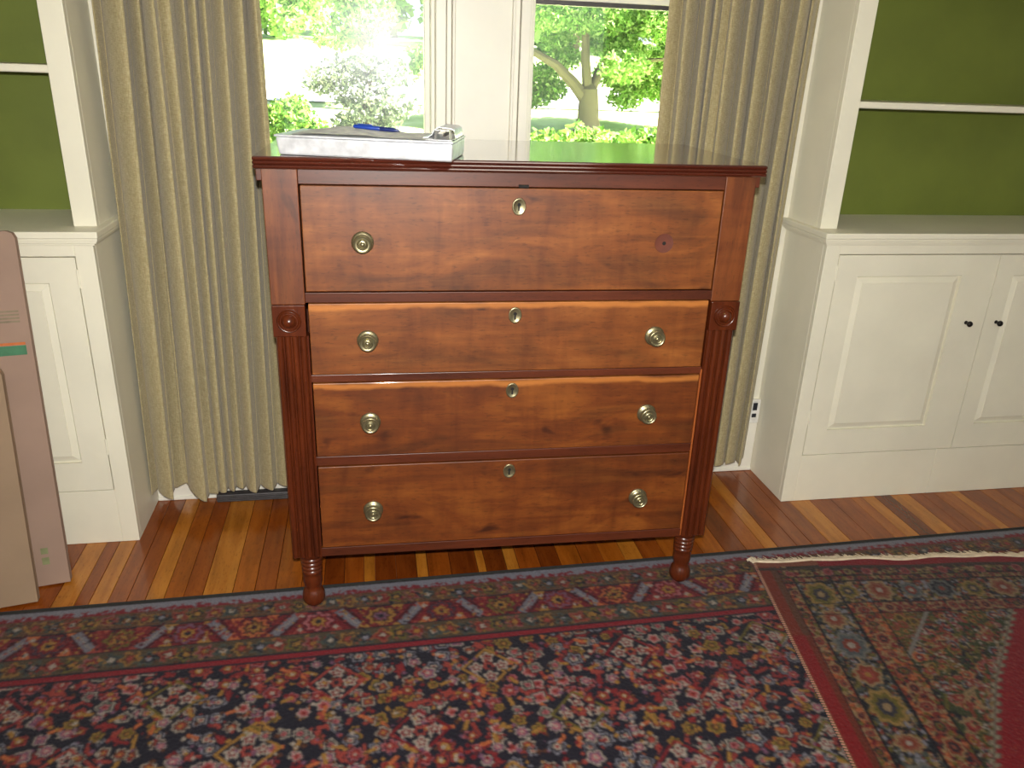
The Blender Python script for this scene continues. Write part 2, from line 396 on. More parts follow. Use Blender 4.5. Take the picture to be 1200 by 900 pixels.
t = empty('maple_tree', (3.02, 9, .54), 0, 'spreading green maple with forked trunk outside the right window', 'tree')
P = lambda x, z, y=9: (x-3.02, y-9, z-.54)
tr = MB()
tr.tube([P(3.03,.5), P(3.03,.75), P(3.02,1.0), P(3.02,1.12), P(3.02,1.2)], [.22,.155,.14,.125,.05], 12)
tr.build('trunk', 'bark', t)
for pts, r0 in (([P(3.04,.92), P(2.78,1.2), P(2.5,1.42,8.9), P(2.05,1.62,8.8)], .10), ([P(3.02,.95), P(2.94,1.5), P(2.9,2.1), P(2.7,2.8)], .08),
                ([P(3.0,.95), P(3.17,1.42), P(3.35,1.66,9.1), P(3.5,2.2,9.2)], .08), ([P(3.12,1.32), P(3.6,1.5,8.8), P(4.1,1.55,8.7)], .035), ([P(2.95,1.8), P(2.5,2.3), P(2.1,2.5)], .05)):
    MB().tube(pts, [r0*(1-.2*i) for i in range(len(pts))], 8).build('branch', 'bark', t)
r = np.random.default_rng(3)
cs = []
for k in range(60):
    x = r.uniform(1.4, 5.0); z = r.uniform(1.4, 3.2); y = r.uniform(8.4, 9.8)
    if abs(x-3.0) < .3 and z < 1.7: continue
    cs.append((P(x, z, y), (.38, .4, .22), 1.0))
for x, z in ((2.35,1.0),(2.6,1.1),(2.2,.95),(3.7,1.25),(4.0,1.15),(3.9,1.35),(2.2,1.25),(3.55,1.55),(2.65,1.75),(4.3,1.1),(3.45,1.3),(2.75,1.5),(3.3,1.75),(2.45,1.3),(3.7,1.0),(4.1,1.5)): cs.append((P(x, z, 9.5), (.27,.3,.17), .8))
leaves('foliage', clusters(cs, 760, r), .036, 'leaf', t, 5)

hd = empty('hedge', (2.0, 5.0, .15), 0, 'low green leafy hedge along the bottom of the right window', 'hedge')
MB().tube([(-1.3, 0, .1), (1.5, 0, .1)], .02, 6).build('stem', 'bark', hd)
cs = [((x, r.uniform(-.15, .15), z), (.16, .2, .16), 1) for x in np.arange(-1.4, 1.6, .13) for z in (.2, .42, .56+r.uniform(-.03, .05))]
leaves('foliage', clusters(cs, 150, r), .034, 'leaf2', hd, 8)

t = empty('overhanging_tree', (-1.9, 5.2, .18), 0, 'bright green tree reaching over the top left of the left window', 'tree')
MB().tube([(0, 0, 0), (.05, 0, 1.0), (.1, 0, 2.4)], [.14, .1, .07], 8).build('trunk', 'bark', t)
MB().tube([(.05, 0, 1.5), (.6, -.1, 1.75), (1.3, -.2, 1.72)], [.05, .035, .015], 6).build('branch', 'bark', t)
cs = [((x+1.9, -.2+r.uniform(-.2, .2), z-.18), (.17, .2, .12), 1) for x, z in ((-.9,1.86),(-.75,1.85),(-.62,1.8),(-.5,1.86),(-.62,1.68),(-.52,1.74),(-.8,1.98),(-.55,2.0),(-1.1,1.95),(-1.4,2.1),(-.95,2.15),(-.68,1.63),(-.45,1.95))]
leaves('foliage', clusters(cs, 300, r), .032, 'leaf', t, 11)

t = empty('small_tree', (-.05, 10.5, .68), 0, 'leafy green tree behind the grey shrub in the left window', 'tree')
MB().tube([(0, 0, 0), (0, 0, 1.0), (.05, 0, 2.2)], [.1, .08, .05], 8).build('trunk', 'bark', t)
cs = [((x+.05, r.uniform(-.3, .3), z-.68), (.26, .3, .2), 1) for x, z in ((-.3,2.2),(-.1,2.25),(.15,2.2),(-.2,1.95),(.05,1.95),(.2,2.0),(-.1,1.75),(.1,1.75),(-.55,1.72),(-.4,1.66),(.0,2.6),(-.3,2.7),(.4,2.6),(.6,1.3),(.75,1.45))]
leaves('foliage', clusters(cs, 400, r), .042, 'leaf', t, 12)

t = empty('grey_shrub', (-.05, 7.6, .41), 0, 'dusky grey leaved shrub in the middle of the left window', 'shrub')
MB().tube([(0, 0, 0), (.02, 0, .5), (.1, 0, 1.0)], [.05, .04, .02], 8).build('stem', 'bark', t)
cs = [((x+.05, r.uniform(-.25, .25), z-.41), (.2, .25, .13), 1) for x, z in ((-.5,1.25),(-.3,1.32),(-.1,1.38),(.1,1.4),(.3,1.4),(-.4,1.1),(-.2,1.15),(0,1.2),(.2,1.22),(.38,1.2),(-.25,.95),(-.02,1.0),(.2,1.0),(-.15,.8),(.05,.82),(.25,.8),(-.28,.66),(0,.64),(.15,.6),(.42,.9),(-.58,1.1))]
leaves('foliage', clusters(cs, 190, r), .034, 'leaf_dark', t, 13)

t = empty('low_bush', (-.75, 5.0, .15), 0, 'low bright green bush at the lower left of the left window', 'shrub')
MB().tube([(0, 0, 0), (.02, 0, .4)], [.03, .02], 6).build('stem', 'bark', t)
cs = [((x+.75, r.uniform(-.2, .2), z-.15), (.17, .2, .12), 1) for x, z in ((-1.0,.85),(-.85,.88),(-.72,.9),(-.6,.85),(-.48,.76),(-.95,.7),(-.75,.7),(-.55,.65),(-.85,.5),(-.6,.45),(-1.1,.7),(-.68,.97))]
leaves('foliage', clusters(cs, 300, r), .028, 'leaf2', t, 14)
for k in range(4):
    xx = (-3.5, .9, 6.2, 13.5)[k]; yy = (24, 27, 23, 26)[k]
    t = empty('distant_tree', (xx, yy, dz(yy)), 0, ['distant green tree beyond the lawn, far left', 'distant green tree beyond the lawn behind the window mullion', 'distant green tree behind the forked maple', 'distant green tree at far right beyond the driveway'][k], 'tree', 'trees beyond the lawn')
    MB().tube([(0, 0, 0), (0, 0, 2.5)], [.2, .14], 8).build('trunk', 'bark', t)
    cs = [((r.uniform(-2.4, 2.4), r.uniform(-1, 1), r.uniform(.6, 6)), (.9, .9, .7), 1.6) for _ in range(34)]
    leaves('foliage', clusters(cs, 60, r), .22, 'leaf', t, 20+k)

# ================================================================== CHEST OF DRAWERS
ch = empty('chest_of_drawers', (-.2683, -.6626, 0), -.0165, 'tall antique cherry chest of four drawers with brass knobs, standing before the windows', 'chest of drawers')
W, H, SL, DP = 1.095, 1.124, .025, .50
B(.004, .024, .03, DP, .172, H).build('side_panel', 'wood_z', ch, .002)
B(W-.024, W-.004, .03, DP, .172, H).build('side_panel', 'wood_z', ch, .002)
B(.024, W-.024, DP-.012, DP, .172, H).build('back_panel', 'wood_red', ch)
B(.024, W-.024, .03, DP-.012, .172, .184).build('bottom_board', 'wood_red', ch)
tp = MB().box(-.010, W+.010, -.016, DP+.012, H, H+SL)
for k in range(3):
    z = H+.0045+k*.0080; rr = .0042
    tp.tube([(-.010, -.016, z), (W+.010, -.016, z)], rr, 10)
    tp.tube([(-.010, -.016, z), (-.010, DP+.012, z)], rr, 10); tp.tube([(W+.010, -.016, z), (W+.010, DP+.012, z)], rr, 10)
    for u in (-.010, W+.010): tp.lathe([(.0005, -rr), (rr*.8, -rr*.6), (rr, 0), (rr*.8, rr*.6), (.0005, rr)], (u, -.016, z), n=10)
tp.build('top_board', 'wood_top', ch)
B(-.012, .004, .006, DP, H-.027, H).build('cleat', 'wood_red', ch, .002); B(W-.004, W+.012, .006, DP, H-.027, H).build('cleat', 'wood_red', ch, .002)
B(.0, .073, 0, .03, .83, H).build('upper_stile', 'wood_z', ch, .0015)
B(W-.073, W, 0, .03, .83, H).build('upper_stile', 'wood_z', ch, .0015)
B(.0735, W-.0735, .001, .03, 1.092, H).build('top_rail', 'wood_red', ch, .001)
def rail(z0, z1, a=.076, b_=W-.074, v=.001, m='wood_red'): B(a, b_, v, .03, z0, z1).build('rail', m, ch, .0012)
rail(.8345, .857, .0735, W-.0735, -.002); rail(.6435, .6615, v=.0005); rail(.4275, .4515, v=.0005); rail(.173, .1975, v=-.001)
MB().tube([(W*.5-.004, -.0005, 1.0935), (W*.5+.018, -.0005, 1.0935)], .004, 8).build('lock_notch', 'dark', ch)
bull = [(.0265, 0), (.0265, .003), (.0245, .006), (.0225, .0055), (.0215, .003), (.0205, .0035), (.0195, .006), (.0175, .006), (.0165, .0035), (.0155, .004), (.014, .009), (.011, .0135), (.007, .0165), (.003, .0178), (.0004, .018)]
def ringed(u):
    # corner block with turned bullseye
    b = B(u, u+.0715, -.008, .03, .758, .830).build('corner_block', 'wood_redz', ch, .0015)
    MB().lathe(bull, (u+.0358, -.008, .795), 'Y', 32).build('bullseye', 'wood_redz', b, angle=60)
ringed(.001); ringed(W-.0725)
for u in (.004, W-.072):
    c = B(u, u+.068, .002, .03, .174, .757).build('reeded_column', 'wood_redz', ch, .001)
    for k in range(4):
        MB().tube([(u+.0085+k*.017, .002, .1745), (u+.0085+k*.017, .002, .757)], .0073, 14).build('reed', 'wood_redz', c, angle=80)
B(.0725, .0765, .0, .03, .174, .757).build('edge_strip', 'wood_redz', ch)
B(W-.0765, W-.0722, -.001, .03, .176, .655).build('edge_strip', 'wood_lite', ch, .0005)
knob = [(.0235, 0), (.0245, .0025), (.0235, .0045), (.0215, .0055), (.0205, .0045), (.0165, .006), (.0130, .010), (.0125, .016), (.0150, .0195), (.0195, .021), (.0205, .0225), (.0200, .0245), (.0180, .0255), (.0165, .0240), (.0125, .0240), (.0115, .0262), (.0100, .0270), (.0085, .0262), (.0075, .0245), (.0055, .0250), (.0045, .0275), (.0025, .0290), (.0004, .0293)]
esc = []
for i, (z0, z1, m, kz, ez) in enumerate(((.8585, 1.0905, 'wood_x', .9695, 1.050), (.6625, .8330, 'wood_x', .7455, .801), (.4525, .6425, 'wood_x2', .542, .613), (.1990, .4265, 'wood_x2', .3035, .395))):
    a, b_ = (.0755, W-.0755) if i == 0 else (.0782, W-.0780)
    f = -.003 if i else -.001
    dm = MB().box(a+.001, b_-.001, f, .024, z0+.001, z1-.001); dm.box(a+.012, b_-.012, .024, DP-.03, z0+.012, z1-.02)
    d = dm.build('drawer', m, ch, .0018)
    for side in (0, 1):
        u = (.207, .888)[side] if i else (.203, .889)[side]
        if i == 0 and side == 1:
            MB().lathe([(.0225, 0), (.0222, .0006), (.0195, .0003), (.0004, .0003)], (u, f, kz), 'Y', 28).build('knob_scar', 'scar', d)
            MB().lathe([(.0045, 0), (.0045, .0008), (.0004, .0009)], (u, f, kz), 'Y', 14).build('screw_hole', 'dark', d)
            continue
        MB().lathe(knob, (u, f, kz), 'Y', 28).build('knob', 'brass', d, angle=50)
    # oval escutcheon: raised rim round a keyhole
    e = MB().lathe([(1, 0), (1, .0012), (.93, .0026), (.82, .0026), (.74, .0016), (.001, .0016)], (0, 0, 0), 'Y', 28)
    e.v = [(.5455+x*.0155, f+y, ez+z*.0195) for x, y, z in e.v]
    e.build('escutcheon', 'brass', d, angle=60)
    k = MB().lathe([(.0042, 0), (.0042, .0021), (.0004, .0022)], (.5455, f, ez+.004), 'Y', 12); k.box(.5455-.0019, .5455+.0019, f-.0021, f, ez-.010, ez+.004)
    k.build('keyhole', 'dark', d)
def foot_prof():
    return [(.030, .174), (.030, .160), (.0245, .156), (.0275, .152), (.0275, .147), (.0235, .144), (.0270, .140), (.0270, .135), (.0230, .132), (.0265, .128), (.0265, .123), (.0228, .120), (.0258, .116), (.0258, .111),
            (.0220, .107), (.0245, .098), (.0250, .085), (.0215, .070), (.0200, .062), (.0235, .056), (.0285, .044), (.0295, .032), (.0275, .018), (.0220, .006), (.0180, .0)]
for u in (.046, W-.046):
    pf = [(r_, h if h > .03 else .011+h*.65) for r_, h in foot_prof()]
    MB().lathe(pf, (u, .034, 0), 'Z', 24).build('foot', 'wood_redz', ch, angle=60)
    B(u-.036, u+.036, .006, .07, .168, .1745).build('foot_cap', 'wood_redz', ch)
    MB().lathe(foot_prof(), (u, DP-.045, 0), 'Z', 24).build('foot', 'wood_redz', ch, angle=60)

# ------------------------------------------------------------------ what lies on the chest
ZT = H+SL+.0002
bx = empty('storage_clipboard', (-.236, -.650, ZT), radians(-14.5), 'flat silver aluminium storage clipboard with papers, on the left end of the chest top', 'clipboard')
LB, WB_, HB = .370, .180, .044
bd = MB().hexa([(.004, .004, 0), (LB-.002, .004, 0), (LB-.002, WB_, 0), (.004, WB_, 0)], [(0, 0, .036), (LB, 0, .036), (LB, WB_, .036), (0, WB_, .036)])
bd.build('tray', 'alu', bx, .004)
B(-.002, LB+.001, -.002, WB_+.002, .0365, .041).build('lid', 'alu', bx, .0015)
c = B(LB-.060, LB-.004, .010, WB_-.010, .041, .0435).build('clip', 'chrome', bx, .001)
cv = [(LB-.070, .0438), (LB-.060, .0445), (LB-.052, .0500), (LB-.045, .0610), (LB-.036, .0655), (LB-.012, .0640), (LB-.004, .0600), (LB-.002, .0435)]
def strip(prof, y0, y1, th):
    m = MB(); n_ = len(prof); vs = []
    for yy in (y0, y1):
        for x, z in prof: vs.append((x, yy, z))
        for x, z in prof: vs.append((x, yy, z-th))
    fs = []; o = 2*n_
    for i in range(n_-1):
        fs += [(i, i+1, o+i+1, o+i), (n_+i, o+n_+i, o+n_+i+1, n_+i+1), (i, n_+i, n_+i+1, i+1), (o+i, o+i+1, o+n_+i+1, o+n_+i)]
    fs += [(0, o, o+n_, n_), (n_-1, 2*n_-1, o+2*n_-1, o+n_-1)]
    return m.add(vs, fs)
strip(cv, .048, WB_-.022, .0014).build('clip_jaw', 'chrome', c, angle=60)
strip([(LB-.040, .0435), (LB-.038, .062), (LB-.010, .062), (LB-.008, .0435)], .012, .044, .0014).build('clip_bracket', 'plate', c)
MB().tube([(LB-.02, .014, .052), (LB-.02, WB_-.014, .052)], .003, 8).build('clip_spindle', 'iron', c)
for yy in (.03, .065, .10, .135, .165):
    MB().lathe([(.004, 0), (.004, .0015), (.0005, .002)], (0, 0, 0), 'Z', 10).build('rivet', 'iron', bx, loc=(LB-.0045, yy, .041))
def sheet(name, x0, x1, y0, y1, zf, mat, parent=None, nx=24, ny=14):
    vs = []; fs = []
    for j in range(ny+1):
        for i in range(nx+1):
            u, v_ = i/nx, j/ny; vs.append((x0+(x1-x0)*u, y0+(y1-y0)*v_, zf(u, v_)))
    for j in range(ny):
        for i in range(nx): fs.append((j*(nx+1)+i, j*(nx+1)+i+1, (j+1)*(nx+1)+i+1, (j+1)*(nx+1)+i))
    n_ = len(vs); vs += [(x, y, z-.0004) for x, y, z in vs]; fs += [tuple(n_+k for k in reversed(f)) for f in fs]
    return MB().add(vs, fs).build(name, mat, parent, angle=80)
pz = lambda u, v_: .0420+.0095*max(0, sin(pi*min(1, u*1.35)))**1.2*(.35+.65*v_)+.0012*sin(9*u+3*v_)**2
pa = sheet('sheet_of_paper', .030, LB-.050, .006, WB_-.006, pz, 'paper')
pa.location = bx.location; pa.rotation_euler = bx.rotation_euler
tag(pa, 'curled white sheet of paper held under the clip on the silver clipboard', 'paper')
cR, sR = cos(radians(-14.5)), sin(radians(-14.5))
def on_box(x, y, z): return Vector((-.236+x*cR-y*sR, -.650+x*sR+y*cR, ZT+z))
ux = .185; vy = .105
pn = empty('pen', on_box(.140, .105, .0560), radians(-17), 'blue ballpoint pen lying on the curled paper', 'pen')
pn.rotation_euler = (0, radians(3.0), radians(-17))
MB().tube([(-.003, 0, 0), (0, 0, 0), (.01, 0, 0), (.055, 0, 0), (.056, 0, 0)], [.0025, .0042, .0046, .0046, .0042], 12).build('barrel', 'pen', pn)
MB().tube([(.056, 0, 0), (.085, 0, 0), (.095, 0, 0), (.1, 0, 0)], [.0049, .0046, .003, .0012], 12).build('grip', 'pen_dark', pn)
B(.006, .038, -.001, .001, .0048, .0066).build('pocket_clip', 'pen', pn)

# ================================================================== BUILT-IN CABINETS
def built_in(side, label):
    s = side   # +1 right of the chest, -1 left; local x grows away from the chest
    root = empty('built_in_cabinet', (XR if s > 0 else XL, 0, 0), 0, label, 'cabinet')
    def bb(a, b_, y0, y1, z0, z1): return MB().box(min(s*a, s*b_), max(s*a, s*b_), y0, y1, z0, z1)
    Wd = 1.40; YB = .095
    F = -D
    bb(0, .018, F+.018, YB, 0, .88).build('side_panel', 'cream', root, .0015)
    bb(Wd-.018, Wd, F+.018, YB, 0, .88).build('side_panel', 'cream', root, .0015)
    bb(.018, Wd-.018, YB-.015, YB, 0, .88).build('lower_back_panel', 'cream', root)
    bb(0, .0465, F, F+.018, 0, .88).build('face_stile', 'cream', root, .0015)
    bb(1.157, Wd, F, F+.018, 0, .88).build('face_stile', 'cream', root, .0015)
    bb(.0465, 1.157, F, F+.018, .848, .88).build('face_rail', 'cream', root, .0015)
    bb(.0465, .5485, F+.0004, F+.018, 0, .171).build('plinth_board', 'cream', root, .0012)
    bb(.5495, 1.157, F, F+.018, 0, .171).build('plinth_board', 'cream', root, .0012)
    bb(.0465, 1.157, F+.030, F+.034, .16, .86).build('door_stop', 'cream', root)
    # two doors with raised panels
    for k, (x0, x1, p0, p1, kx) in enumerate(((.0485, .5995, .119, .479, .536), (.6025, 1.155, .664, 1.080, .646))):
        z0, z1, q0, q1 = .174, .8455, .262, .780
        d = MB()
        d.box(min(s*x0, s*p0), max(s*x0, s*p0), F, F+.018, z0, z1); d.box(min(s*p1, s*x1), max(s*p1, s*x1), F, F+.018, z0, z1)
        d.box(min(s*p0, s*p1), max(s*p0, s*p1), F+.00005, F+.018, z0, q0); d.box(min(s*p0, s*p1), max(s*p0, s*p1), F+.00005, F+.018, q1, z1)
        do = d.build('door', 'cream', root)
        # raised field: deep edge, sloping bevel, flat field
        pv = []; pf = []
        for ins, dep in ((0, .0105), (.004, .0105), (.0045, .0075), (.022, .0022), (.0225, .0006)):
            a, b_ = s*(p0+ins), s*(p1-ins); pv += [(a, F+dep, q0+ins), (b_, F+dep, q0+ins), (b_, F+dep, q1-ins), (a, F+dep, q1-ins)]
        for r_ in range(4):
            for e in range(4): pf.append((r_*4+e, r_*4+(e+1) % 4, (r_+1)*4+(e+1) % 4, (r_+1)*4+e))
        pf.append((16, 17, 18, 19)); o = len(pv); pv += [(s*p0, F+.014, q0), (s*p1, F+.014, q0), (s*p1, F+.014, q1), (s*p0, F+.014, q1)]
        for e in range(4): pf.append((o+e, o+(e+1) % 4, (e+1) % 4, e))
        pf.append((o+3, o+2, o+1, o))
        MB().add(pv, pf).build('raised_panel', 'cream', do, angle=8)
        MB().lathe([(.006, 0), (.006, .002), (.0035, .004), (.0035, .010), (.0075, .013), (.0095, .017), (.0090, .021), (.006, .0245), (.0005, .0255)], (s*kx, F, .625), 'Y', 20).build('knob', 'iron', do, angle=60)
        hx = (x0-.001) if k == 0 else (x1+.001)
        for hz in (.79, .31):
            MB().tube([(s*hx, F-.001, hz-.024), (s*hx, F-.001, hz+.024)], .0032, 8).build('hinge', 'cream', do)
    # counter ledge with stepped moulding wrapping round the inner side
    bb(-.020, Wd, -.276, YB, .897, .915).build('ledge', 'cream', root, .003)
    mo = bb(-.008, Wd, F-.008, F+.018, .872, .881); mo.v += []
    mo = MB()
    for pr, z0, z1 in ((.006, .877, .8835), (.013, .8835, .8895), (.017, .8895, .897)):
        a, b_ = sorted((s*-pr, s*Wd)); mo.box(a, b_, F-pr, F+.018, z0, z1)
        a, b_ = sorted((s*-pr, s*.018)); mo.box(a, b_, F+.018, .0, z0, z1)
    mo.build('ledge_moulding', 'cream', root, .0015)
    # open shelves above
    bb(0, .056, -.20, -.178, .915, CEIL).build('upper_stile', 'cream', root, .0015)
    bb(Wd-.056, Wd, -.20, -.178, .915, CEIL).build('upper_stile', 'cream', root, .0015)
    bb(0, .018, -.178, YB, .915, CEIL).build('upper_side_panel', 'cream', root)
    bb(Wd-.018, Wd, -.178, YB, .915, CEIL).build('upper_side_panel', 'cream', root)
    bb(.018, .024, -.176, .06, .915, CEIL).build('upper_lining', 'green', root)
    bb(.018, Wd-.018, .06, .075, .915, CEIL).build('shelf_back', 'green', root)
    zs = 1.262 if s > 0 else 1.284
    for zz in (zs, zs+.36, zs+.72):
        bb(.024, Wd-.018, -.196, .06, zz, zz+.019).build('shelf', 'cream', root, .004)
    return root
built_in(1, 'cream built-in bookcase with green back and panelled doors, right of the chest')
built_in(-1, 'cream built-in bookcase with green back and panelled doors, left of the chest behind the cartons')

# ================================================================== CURTAINS
def curtain(name, ctrl, hem, label, saw):
    # ctrl gives pleat lines on the plane y = -.1; valleys tuck in beside their neighbouring ridge
    xs_t = np.array([c[0] for c in ctrl]); xs_b = np.array([c[1] for c in ctrl]); ys = np.array([c[2] for c in ctrl]); n_ = len(ctrl)
    K = 9
    def cat(a, i, t):
        p0, p1, p2, p3 = a[max(i-1, 0)], a[i], a[i+1], a[min(i+2, n_-1)]
        return .5*((2*p1)+(-p0+p2)*t+(2*p0-5*p1+4*p2-p3)*t*t+(-p0+3*p1-3*p2+p3)*t**3)
    ridge = [0 < i < n_-1 and ys[i] < ys[i-1] and ys[i] < ys[i+1] or i in (0, n_-1) for i in range(n_)]
    yy = ys.copy()
    for i in range(n_):
        if len(ctrl[i]) < 4 and not ridge[i] and 0 < i < n_-1 and (ridge[i-1] or ridge[i+1]):
            hw = min(abs(xs_b[i]-xs_b[i-1]), abs(xs_b[i+1]-xs_b[i])); yy[i] = (ys[i-1]+ys[i+1])/2+min(.105, .020+2.9*hw)
            q = i-1 if saw > 0 else i+1
            for xs in (xs_t, xs_b): xs[i] = xs[q]+.30*(xs[i+(1 if saw > 0 else -1)]-xs[q])
    yy = np.minimum(yy, -.04)
    for xs in (xs_t, xs_b): xs += (yy+.1)*(xs+.05)/2.32
    def cy(i, t):
        if ridge[i] and not ridge[i+1]: e = 1-cos(pi*t/2)
        elif ridge[i+1] and not ridge[i]: e = sin(pi*t/2)
        else: e = (1-cos(pi*t))/2
        return yy[i]*(1-e)+yy[i+1]*e
    def co(a, i, t):
        e = (1-cos(pi*t))/2; return a[i]*(1-e)+a[i+1]*e
    prof = []
    for i in range(n_-1):
        for k in range(K if i < n_-2 else K+1):
            t = k/K; prof.append((co(xs_t, i, t)*.3+(xs_t[i]*(1-t)+xs_t[i+1]*t)*.7, co(xs_b, i, t)*.3+(xs_b[i]*(1-t)+xs_b[i+1]*t)*.7, cy(i, t), co(hem, i, t)))
    zs = [0]+[.03, .06, .1]+list(np.linspace(.16, 2.43, 34))
    vs = []; fs = []; m_ = len(prof)
    for j, z in enumerate(zs):
        for q, (xt, xb, y, hz) in enumerate(prof):
            zz = hz if j == 0 else max(z+hz-.04, hz+.004*j)
            if j == len(zs)-1: zz = 2.43
            tt = (zz-.08)/(1.47-.08)
            wob = .006*sin(q*.21+zz*2.3)+.004*sin(q*.07-zz*3.1)
            dep = 1.0 if zz < 1.6 else 1.0
            dep = .50+.50*min(1, zz/1.1)
            vs.append((xb+(xt-xb)*tt+(1-dep)*(-.105-y)*(xb+.05)/2.32, -.105+(y+.105)*dep+wob, zz))
    for j in range(len(zs)-1):
        for q in range(m_-1): fs.append((j*m_+q, j*m_+q+1, (j+1)*m_+q+1, (j+1)*m_+q))
    o = MB().add(vs, fs).build(name, 'linen', None, angle=180)
    sm = o.modifiers.new('thickness', 'SOLIDIFY'); sm.thickness = .0025; sm.offset = 0
    return tag(o, label, 'curtain', 'window curtains')
CLc = [(-0.708,-0.738,-.10),(-0.669,-0.702,-.115),(-0.637,-0.677,-.150),(-0.626,-0.668,-.040,1),(-0.596,-0.636,-.108,1),(-0.591,-0.629,-.094,1),(-0.564,-0.579,-.205),(-0.549,-0.565,-.06),(-0.526,-0.544,-.14),(-0.508,-0.532,-.07),
       (-0.492,-0.519,-.14),(-0.480,-0.507,-.06),(-0.466,-0.494,-.14),(-0.453,-0.481,-.07),(-0.440,-0.469,-.13),(-0.422,-0.450,-.07),(-0.398,-0.427,-.15),(-0.368,-0.400,-.06),(-0.351,-0.378,-.14),(-0.336,-0.345,-.09),(-0.320,-0.318,-.12),(-0.308,-0.298,-.10)]
hemL = [.066,.068,.062,.072,.100,.095,.068,.066,.072,.070,.074,.074,.076,.078,.076,.076,.074,.074,.074,.076,.078,.080]
curtain('curtain', CLc, hemL, 'olive linen curtain in long pleats, left of the chest', 1)
cr = [(785,-.07),(797,-.13),(805,-.14),(815,-.07),(824,-.135),(830,-.08),(837,-.13),(841,-.08),(845,-.12),(857,-.145),(868,-.06),(876,-.135),(883,-.07),(892,-.135),(898,-.07),(911,-.145),(920,-.06),(932,-.14),(940,-.08),(949,-.11),(956,-.05)]
CRc = []
for i, (px, y) in enumerate(cr):
    x = .786+(px-785)*(1.232-.786)/(956-785); CRc.append((x, x-(.014 if px > 925 else 0), y))
curtain('curtain', CRc, [.08]*17+[.083, .075, .07, .08], 'olive linen curtain in long pleats, right of the chest', -1)

# ================================================================== SMALL FIXTURES
ou = empty('wall_outlet', (1.2745, -.0185, .235), 0, 'small white outlet plate with two dark slots beside the right curtain hem', 'outlet')
B(-.018, .020, -.006, 0, -.045, .045).build('plate', 'plate', ou, .002)
for z0, z1 in ((.005, .033), (-.022, -.008)): B(-.008, .008, -.0075, -.004, z0, z1).build('socket', 'slot', ou)
hk = empty('curtain_hook', (1.262, -.001, .84), 0, 'small white curtain hook on the wall under the right cabinet ledge', 'hook')
MB().lathe([(.014, 0), (.014, .004), (.006, .006), (.005, .014)], (0, 0, .03), 'Y', 16).build('rosette', 'plate', hk)
MB().tube([(0, -.014, .03), (0, -.024, .026), (-.002, -.027, .0), (-.004, -.024, -.045)], [.005, .005, .006, .006], 10).build('shank', 'plate', hk)
rg = empty('floor_register', (-.56, -.0245, 0), 0, 'low dark grey heating register along the baseboard under the left curtain', 'register')
B(0, 1.25, -.03, 0, 0, .027).build('housing', 'register', rg, .003)
for k in range(3): B(.01, 1.24, -.0335, -.029, .005+k*.007, .008+k*.007).build('louvre', 'register', rg, .001)

# ================================================================== CARTONS
def carton(name, bl, br, tl, tr_, th, mat, label, marks=()):
    bl, br, tl, tr_ = map(Vector, (bl, br, tl, tr_))
    ex = (br-bl).normalized(); ez = (tr_-br); Lz = ez.length; ez = (ez-ex*ez.dot(ex)).normalized(); ey = ez.cross(ex); wd = (br-bl).length
    root = empty(name, br, 0, label, 'cardboard', 'cartons leaning at the left')
    root.rotation_euler = Matrix((ex, ey, ez)).transposed().to_euler()
    # local: x to the right (0 at right edge), y into the depth, z up the board
    hgt = Lz
    r_ = .018
    for k, (y0, y1) in enumerate(((-th, -th*.36), (-th*.34, 0))):
        b = MB(); pts = [(-wd, 0), (0, 0), (0, hgt-r_), (-r_*.3, hgt-r_*.3), (-r_, hgt), (-wd, hgt)]
        n_ = len(pts); b.add([(x, y0, z) for x, z in pts]+[(x, y1, z) for x, z in pts], [tuple(range(n_)), tuple(reversed(range(n_, 2*n_)))]+[(i, (i+1) % n_, n_+(i+1) % n_, n_+i) for i in range(n_)])
        b.build('cardboard_panel' if k == 0 else 'rear_panel', mat, root, .001, seg=1)
    for nm, x0, x1, z0, z1, mt in marks:
        B(x0, x1, -th-.0006, -th+.0004, z0, z1).build(nm, mt, root)
    return root
a11 = radians(11); exx = Vector((cos(a11), sin(a11), 0))
def lean(br, tr, wd): return (Vector(br)-exx*wd, br, Vector(tr)-exx*wd, tr)
mk = [('orange_stripe', -.40, -.014, .6525, .659, 'ink_orange'), ('green_stripe', -.40, -.0135, .627, .651, 'ink_green')]
for k in range(4): mk.append(('print_line', -.30, -.018, .709+k*.0085, .7135+k*.0085, 'ink_grey'))
mk += [('recycling_mark', -.058, -.041, .090, .107, 'ink_pale'), ('recycling_mark', -.058, -.041, .060, .080, 'ink_pale'), ('hand_hole', -.060, -.043, .828, .842, 'carton_edge')]
carton('flattened_carton', *lean((-.878, -.421, .0005), (-.890, -.287, .922), .42), .030, 'carton', 'tall flattened cardboard carton with orange and green stripes, leaning on the left cabinet', mk)
carton('cardboard_sheet', *lean((-.930, -.506, .0005), (-.940, -.388, .605), .20), .028, 'carton2', 'shorter plain brown flattened carton leaning in front of the striped one')

